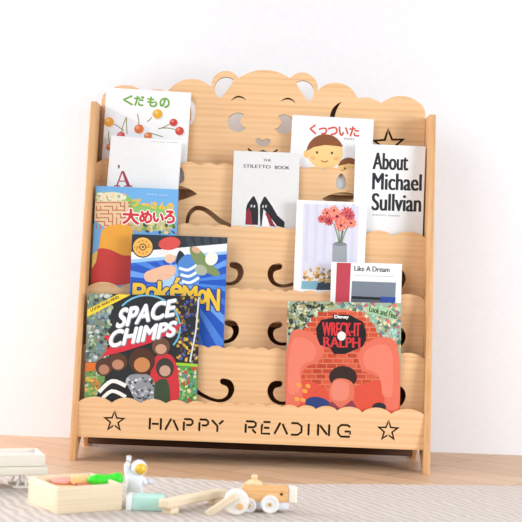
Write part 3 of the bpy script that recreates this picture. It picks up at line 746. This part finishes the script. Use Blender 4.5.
b.poly(spline([(96, 400), (104, 382), (118, 378), (130, 390), (132, 406), (100, 412)], 5, True), '1E1E20'); b.line([(99, 392), (112, 381), (126, 386)], 2, 'ECEAE6', 4); b.line([(100, 401), (112, 391), (126, 397)], 1.8, 'ECEAE6', 4)
b.poly(spline([(155, 384), (166, 379), (170, 392), (168, 408), (156, 408)], 5, True), '3A4A34')
b.flush('cover_picture')
b.text('LOOK AND FIND', [(90, 309.5), (118, 295.5), (119.5, 297.8), (91.5, 311.8)], '6A5A20', 0, .2)
for col, fat, g, d in (('8A93A0', 1.1, 0, .6), ('F0F1F3', .85, 0, 0)):
    b.text('SPACE', [(121+d, 309+d), (176+d, 299+d), (173.5+d, 315.5+d), (116+d, 328+d)], col, fat, g)
    b.text('CHIMPS', [(112+d, 331+d), (177+d, 321+d), (174+d, 335.5+d), (108+d, 347.5+d)], col, fat, g)
b.flush('title')
# ------------------------------------------------------------------ toys on the rug
# white low play table at the left, one corner pointing right
kc = on(45.5, 454.5, .077)
tb = empty('play_table', (kc.x, kc.y, RZ), (0, 0, math.radians(20)))
tag(tb, 'white low tray table standing on the rug at the far left', 'table')
TW, TD, TH = .22, .095, .077-RZ
bm = bmesh.new(); box(bm, (-TW+.007, .007, TH-.012), (-.007, TD-.007, TH-.007), .001); obj('tray_top', bm, M('EADBD6', .5), tb)
bm = bmesh.new()
for lo, hi in (((-TW, 0, TH-.024), (0, .007, TH)), ((-TW, TD-.007, TH-.024), (0, TD, TH)), ((-TW, .007, TH-.024), (-TW+.007, TD-.007, TH)), ((-.007, .007, TH-.024), (0, TD-.007, TH))): box(bm, lo, hi, .002)
obj('rim', bm, M('E9E2D6', .5), tb)
bm = bmesh.new(); box(bm, (-TW-.006, -.006, TH-.042), (.006, TD+.006, TH-.0245), .003); obj('apron', bm, M('E6DFD0', .55), tb)
lp = tb.matrix_world
LPW = on(21.5, 488.5, RZ); cA, sA = math.cos(math.radians(20)), math.sin(math.radians(20))
lx0, ly0 = (LPW.x-kc.x)*cA+(LPW.y-kc.y)*sA, -(LPW.x-kc.x)*sA+(LPW.y-kc.y)*cA
ly0 = max(ly0, .012)
for lx in (lx0, -TW-lx0-.0 if lx0 > -TW/2 else -.06):
    for ly in (ly0, TD-.02):
        bm = bmesh.new(); zt = TH-.042; e1, e2 = Vector((cA, -sA, 0)), Vector((0, 0, 1)); c = Vector((lx, ly, 0))
        tube(bm, [c-e1*.010+e2*.003, c-e1*.003+e2*(zt+.0008)], .0024); tube(bm, [c+e1*.010+e2*.003, c+e1*.003+e2*(zt+.0008)], .0024)
        tube(bm, [c-e1*.018+e2*.0026, c+e1*.018+e2*.0026], .0026)
        obj('leg', bm, M('F1EFEA', .4), tb)
# wooden tray of toys
hz = .05
n_, l_, r_ = on(58, 487.5, hz+RZ), on(28, 476, hz+RZ), on(123, 483.5, hz+RZ)
ang = math.atan2(r_.y-n_.y, r_.x-n_.x); lw = (r_-n_).length; ld = (l_-n_).length
tr = empty('toy_tray', (n_.x, n_.y, RZ), (0, 0, ang))
tag(tr, 'pale wooden open tray of toy pieces in front of the left shelf leg', 'tray')
bm = bmesh.new(); box(bm, (.002, .002, 0), (lw-.002, ld-.002, .006), .001); obj('bottom', bm, PALE, tr)
for lo, hi in (((0, 0, 0), (lw, .008, hz)), ((0, ld-.008, 0), (lw, ld, hz)), ((0, .008, 0), (.008, ld-.008, hz)), ((lw-.008, .008, 0), (lw, ld-.008, hz))):
    bm = bmesh.new(); box(bm, lo, hi, .0018); obj('side', bm, PALE, tr)
bm = bmesh.new(); box(bm, (.0085, .0085, .0062), (lw-.0085, ld-.0085, .014), .001)
RT = Matrix.Translation((n_.x, n_.y, RZ)) @ Matrix.Rotation(ang, 4, 'Z')
# filling pieces
def disc(name, px, py, z, r, h, mat, label, cat, group=None, tilt=(0, 0)):
    p = on(px, py, z); o = empty(name, (p.x, p.y, z)) if False else None
    bm = bmesh.new(); lathe(bm, [(0, 0), (r*.92, 0), (r, h*.25), (r, h*.75), (r*.92, h), (0, h)], 32)
    o = obj(name, bm, mat); o.location = (p.x, p.y, z); o.rotation_euler = (tilt[0], tilt[1], 0)
    return tag(o, label, cat, group)
bm.free()
bm = bmesh.new(); box(bm, (.012, .012, .0), (lw-.012, ld-.012, .030), .003); o = obj('wooden_block', bm, TOY); o.location = RT @ Vector((0, 0, .0064)); o.rotation_euler = (0, 0, ang)
tag(o, 'flat orange-brown wooden block lying under the pieces in the tray', 'block')
ZT = RZ+.0368
disc('toy_disc', 63, 482.5, ZT+.0003, .024, .007, M('EFA79A', .5), 'pink round toy disc lying in the left corner of the wooden tray', 'toy disc', 'discs in the tray')
disc('toy_disc', 84, 484.6, ZT+.0003, .018, .005, M('C9785A', .5), 'terracotta round toy disc in the tray beside the pink disc', 'toy disc', 'discs in the tray')
p = on(83, 479, ZT+.012)
bm = bmesh.new(); box(bm, (-.024, -.014, 0), (.024, .014, .016), .004); o = obj('toy_block', bm, M('F0C98A', .55)); o.location = (p.x, p.y+.012, ZT+.0003); o.rotation_euler = (0, 0, .15)
tag(o, 'yellow-orange toy block in the tray behind the green piece', 'block')
p = on(105, 480, ZT+.012)
bm = bmesh.new()
ball(bm, (-.020, 0, .010), .013, 24, (1.2, 1.0, .75)); ball(bm, (.022, .004, .0125), .014, 24, (.95, .95, .9)); tube(bm, [(-.02, 0, .010), (0, .002, .010), (.022, .004, .011)], [.012, .0105, .012], 16); ball(bm, (-.004, -.004, .0095), .0095, 20, (1.5, 1.1, 1))
md = obj('toy_vegetable', bm, M('3BDD30', .35)); md.location = (p.x, p.y+.008, ZT+.0003); md.rotation_euler = (0, 0, .12)
rm = md.modifiers.new('weld', 'REMESH'); rm.mode = 'VOXEL'; rm.voxel_size = .0016; rm.use_smooth_shade = True
tag(md, 'bright green lumpy toy piece in the tray beside the astronaut', 'toy')
# astronaut
ap = on(134, 500.5, RZ)
au = empty('toy_astronaut', (ap.x, ap.y, RZ), (0, 0, .1))
tag(au, 'small white toy astronaut raising an arm behind the mint block', 'toy figure')
WT = M('EFEFF3', .4, .4, 0, .15)
K = .0020   # metres per picture pixel at this distance
def a(x, z, y=0, r=1): return (x*K, y*K, z*K, r*K*1.42)
skin('suit', [[a(0, 13, 0, 5.0), a(0, 18, 0, 6.0), a(0, 23.5, 0, 4.6), a(1.5, 27, 0, 3.2)],
              [a(0, 13, 0, 5.0), a(-4.0, 9, 0, 3.8), a(-5, 3, 0, 3.4)],
              [a(0, 13, 0, 5.0), a(4.0, 9, 0, 3.8), a(5, 3, 0, 3.4)],
              [a(0, 23.5, 0, 4.6), a(-6.5, 25.5, 0, 3.0), a(-8.5, 32, 0, 2.6), a(-7.0, 38.5, 0, 2.2)],
              [a(0, 23.5, 0, 4.6), a(7.5, 22.5, 0, 2.8), a(10.5, 17, -1, 2.5), a(14, 18.5, -3, 2.1)]], WT, au)
for s in (-1, 1):
    bm = bmesh.new(); box(bm, (s*5*K-3.8*K, -5.5*K, 0), (s*5*K+3.8*K, 3.5*K, 5*K), 1.3*K); bt = obj('boot', bm, WT, au)
    bm = bmesh.new(); box(bm, (s*5*K-3*K, -5.9*K, 1.2*K), (s*5*K+3*K, -5.3*K, 3.6*K), .25*K); obj('toe_plate', bm, M('E8C34A', .35), bt)
bm = bmesh.new(); ball(bm, (3.5*K, 0, 32*K), 8.3*K, 32); obj('helmet', bm, WT, au)
bm = bmesh.new(); ball(bm, (4.6*K, -2.6*K, 32*K), 6.9*K, 32, (1, 1, .92)); vz = obj('visor', bm, M('F4C53C', .2, .6, .1), au)
bm = bmesh.new(); box(bm, (-6*K, 3.5*K, 14*K), (6*K, 9*K, 27*K), 1.5*K); obj('backpack', bm, WT, au)
bm = bmesh.new(); box(bm, (-3*K, -6.6*K, 17.5*K), (3*K, -5*K, 21.5*K), .4*K); obj('chest_panel', bm, M('C9CBD3', .4), au)
for cx, cz, cy in ((-6.6, 40.2, 0), (15.5, 19.2, -3.4)):
    bm = bmesh.new(); ball(bm, (cx*K, cy*K, cz*K), 2.6*K, 16)
    for k in range(4):
        t = -.6+k*.4; dx, dz = (math.sin(t), math.cos(t)) if cz > 30 else (math.cos(t), math.sin(t))
        tube(bm, [(cx*K, cy*K, cz*K), ((cx+dx*4.2)*K, cy*K, (cz+dz*4.2)*K)], [.9*K, .7*K], 8)
    obj('glove', bm, M('E4E4EA', .45), au)
# mint block
mp_ = on(126, 511, RZ)
mb = empty('mint_block', (mp_.x+.034, mp_.y+.03, RZ), (0, 0, .03))
tag(mb, 'mint green toy block with white end standing before the astronaut', 'block')
bm = bmesh.new(); box(bm, (-.024, -.024, 0), (.036, .02, .027), .003); obj('body', bm, M('BFE8DC', .45), mb)
bm = bmesh.new(); box(bm, (-.036, -.0245, 0), (-.0242, .0205, .0275), .002); obj('end_cap', bm, M('F2F6F4', .45), mb)
# plank
e0, e1 = on(163, 502, .030), on(222, 488.5, .034)
pk = empty('wooden_plank', ((e0.x+e1.x)/2, (e0.y+e1.y)/2, RZ))
tag(pk, 'pale wooden toy plank lying between the mint block and the toy car', 'plank')
dv = Vector((e1.x-e0.x, e1.y-e0.y)); an = math.atan2(dv.y, dv.x); hl_ = dv.length/2
bm = bmesh.new()
for i in range(2): pass
box(bm, (-hl_, -.012, .012), (hl_, .012, .028), .003); o = obj('deck', bm, PALE, pk); o.rotation_euler = (0, 0, an)
for s in (-1, 1):
    bm = bmesh.new(); box(bm, (s*hl_*.75-.012, -.011, 0), (s*hl_*.75+.012, .011, .012), .002); o = obj('foot', bm, PALE, pk); o.rotation_euler = (0, 0, an)
# roller with a pale arm
rp = on(236, 514, RZ); ro = empty('toy_roller', (rp.x, rp.y, RZ))
tag(ro, 'white toy roller with slanted pale wooden arm, left of the toy car', 'toy')
px_ = rp
rr = .0235
bm = bmesh.new(); MX = Matrix.Translation((0, 0, rr)) @ Matrix.Rotation(math.pi/2, 4, 'X')
lathe(bm, [(0, -.016), (rr*.9, -.016), (rr, -.013), (rr, .013), (rr*.9, .016), (0, .016)], 40, MX); obj('drum', bm, M('F3EFE8', .45), ro)
bm = bmesh.new(); MX = Matrix.Translation((.007, -.016, rr*.75)) @ Matrix.Rotation(math.pi/2, 4, 'X')
lathe(bm, [(0, 0), (.006, 0), (.006, .003), (.0045, .005), (0, .005)], 20, MX); obj('axle_knob', bm, TOY, ro)
bm = bmesh.new(); box(bm, (-.062, -.0245, -.006), (.004, -.0172, .008), .002)
o = obj('arm', bm, PALE, ro); o.rotation_euler = (0, -.62, 0); o.location = (-.004, 0, rr+.012)
# car
cp = on(268, 513.6, RZ); ca = empty('toy_car', (cp.x, cp.y+.022, RZ))
tag(ca, 'small wooden toy car with white wheels and peg driver on the rug', 'toy car')
q = .00191
def pz(px, py): p = at(px, py, cp.y); return (p.x-cp.x, p.z-RZ)
x0, zt0 = pz(242.5, 486.5); x1, _ = pz(288.5, 488.5); _, zb0 = pz(265, 502.5)
prof = [(x0+.004, zb0), (x1, zb0), (x1, zt0-.001), (x1-.004, zt0+.001), (x0+.003, zt0+.001), (x0-.001, zt0-.004)] + arc3((x0-.001, zt0-.004), (x0+.0065, zt0-.018), (x0+.012, zb0), 6)[1:]
hole = ell(*pz(281.5, 495), .0028, n=20)
fretwork('body', prof[::-1], [hole], 0, .032, [TOY, BURNT], ca, (0, 0, 0), 'Y', .002)
bm = bmesh.new(); box(bm, (x0+.006, -.0145, .007), (x1+.002, .0145, zb0-.0002), .002); obj('chassis', bm, M('E4E7EE', .45), ca)
xb0, zb1 = pz(288.6, 488); xb1, zb2 = pz(297, 505)
bm = bmesh.new(); box(bm, (x1+.0003, -.015, zb2), (xb1, .015, zb1), .004); obj('bumper', bm, M('F5EBDD', .45), ca)
px0, pzz = pz(254.5, 480)
bm = bmesh.new(); lathe(bm, [(0, 0), (.0155, 0), (.0165, .003), (.013, .007), (.007, .009), (.0045, .011), (.0068, .0145), (.0055, .0185), (0, .020)], 28, Matrix.Translation((px0, 0, zt0+.001))); obj('peg_driver', bm, M('F0CFA2', .45), ca)
wr = .0175
for wx in (pz(270, 504)[0], pz(249, 504)[0]):
    for s in (-1, 1):
        bm = bmesh.new(); MX = Matrix.Translation((wx, s*.0168+(0 if s > 0 else -.0), wr)) @ Matrix.Rotation(-s*math.pi/2, 4, 'X')
        k = 1 if wx > -.01+pz(262, 504)[0] else .8
        MX = Matrix.Translation((wx, s*.0166, wr*k)) @ Matrix.Rotation(-s*math.pi/2, 4, 'X')
        lathe(bm, [(0, 0), (wr*k*.93, 0), (wr*k, .0015), (wr*k, .0065), (wr*k*.93, .008), (wr*k*.7, .008), (wr*k*.62, .0068), (0, .0068)], 36, MX); wh = obj('wheel', bm, M('F3F1EE', .4), ca)
        bm = bmesh.new(); lathe(bm, [(0, .0069), (.0036, .0069), (.0036, .0095), (.0025, .0105), (0, .0105)], 18, MX); obj('hub', bm, M('C9A45A', .4), wh)
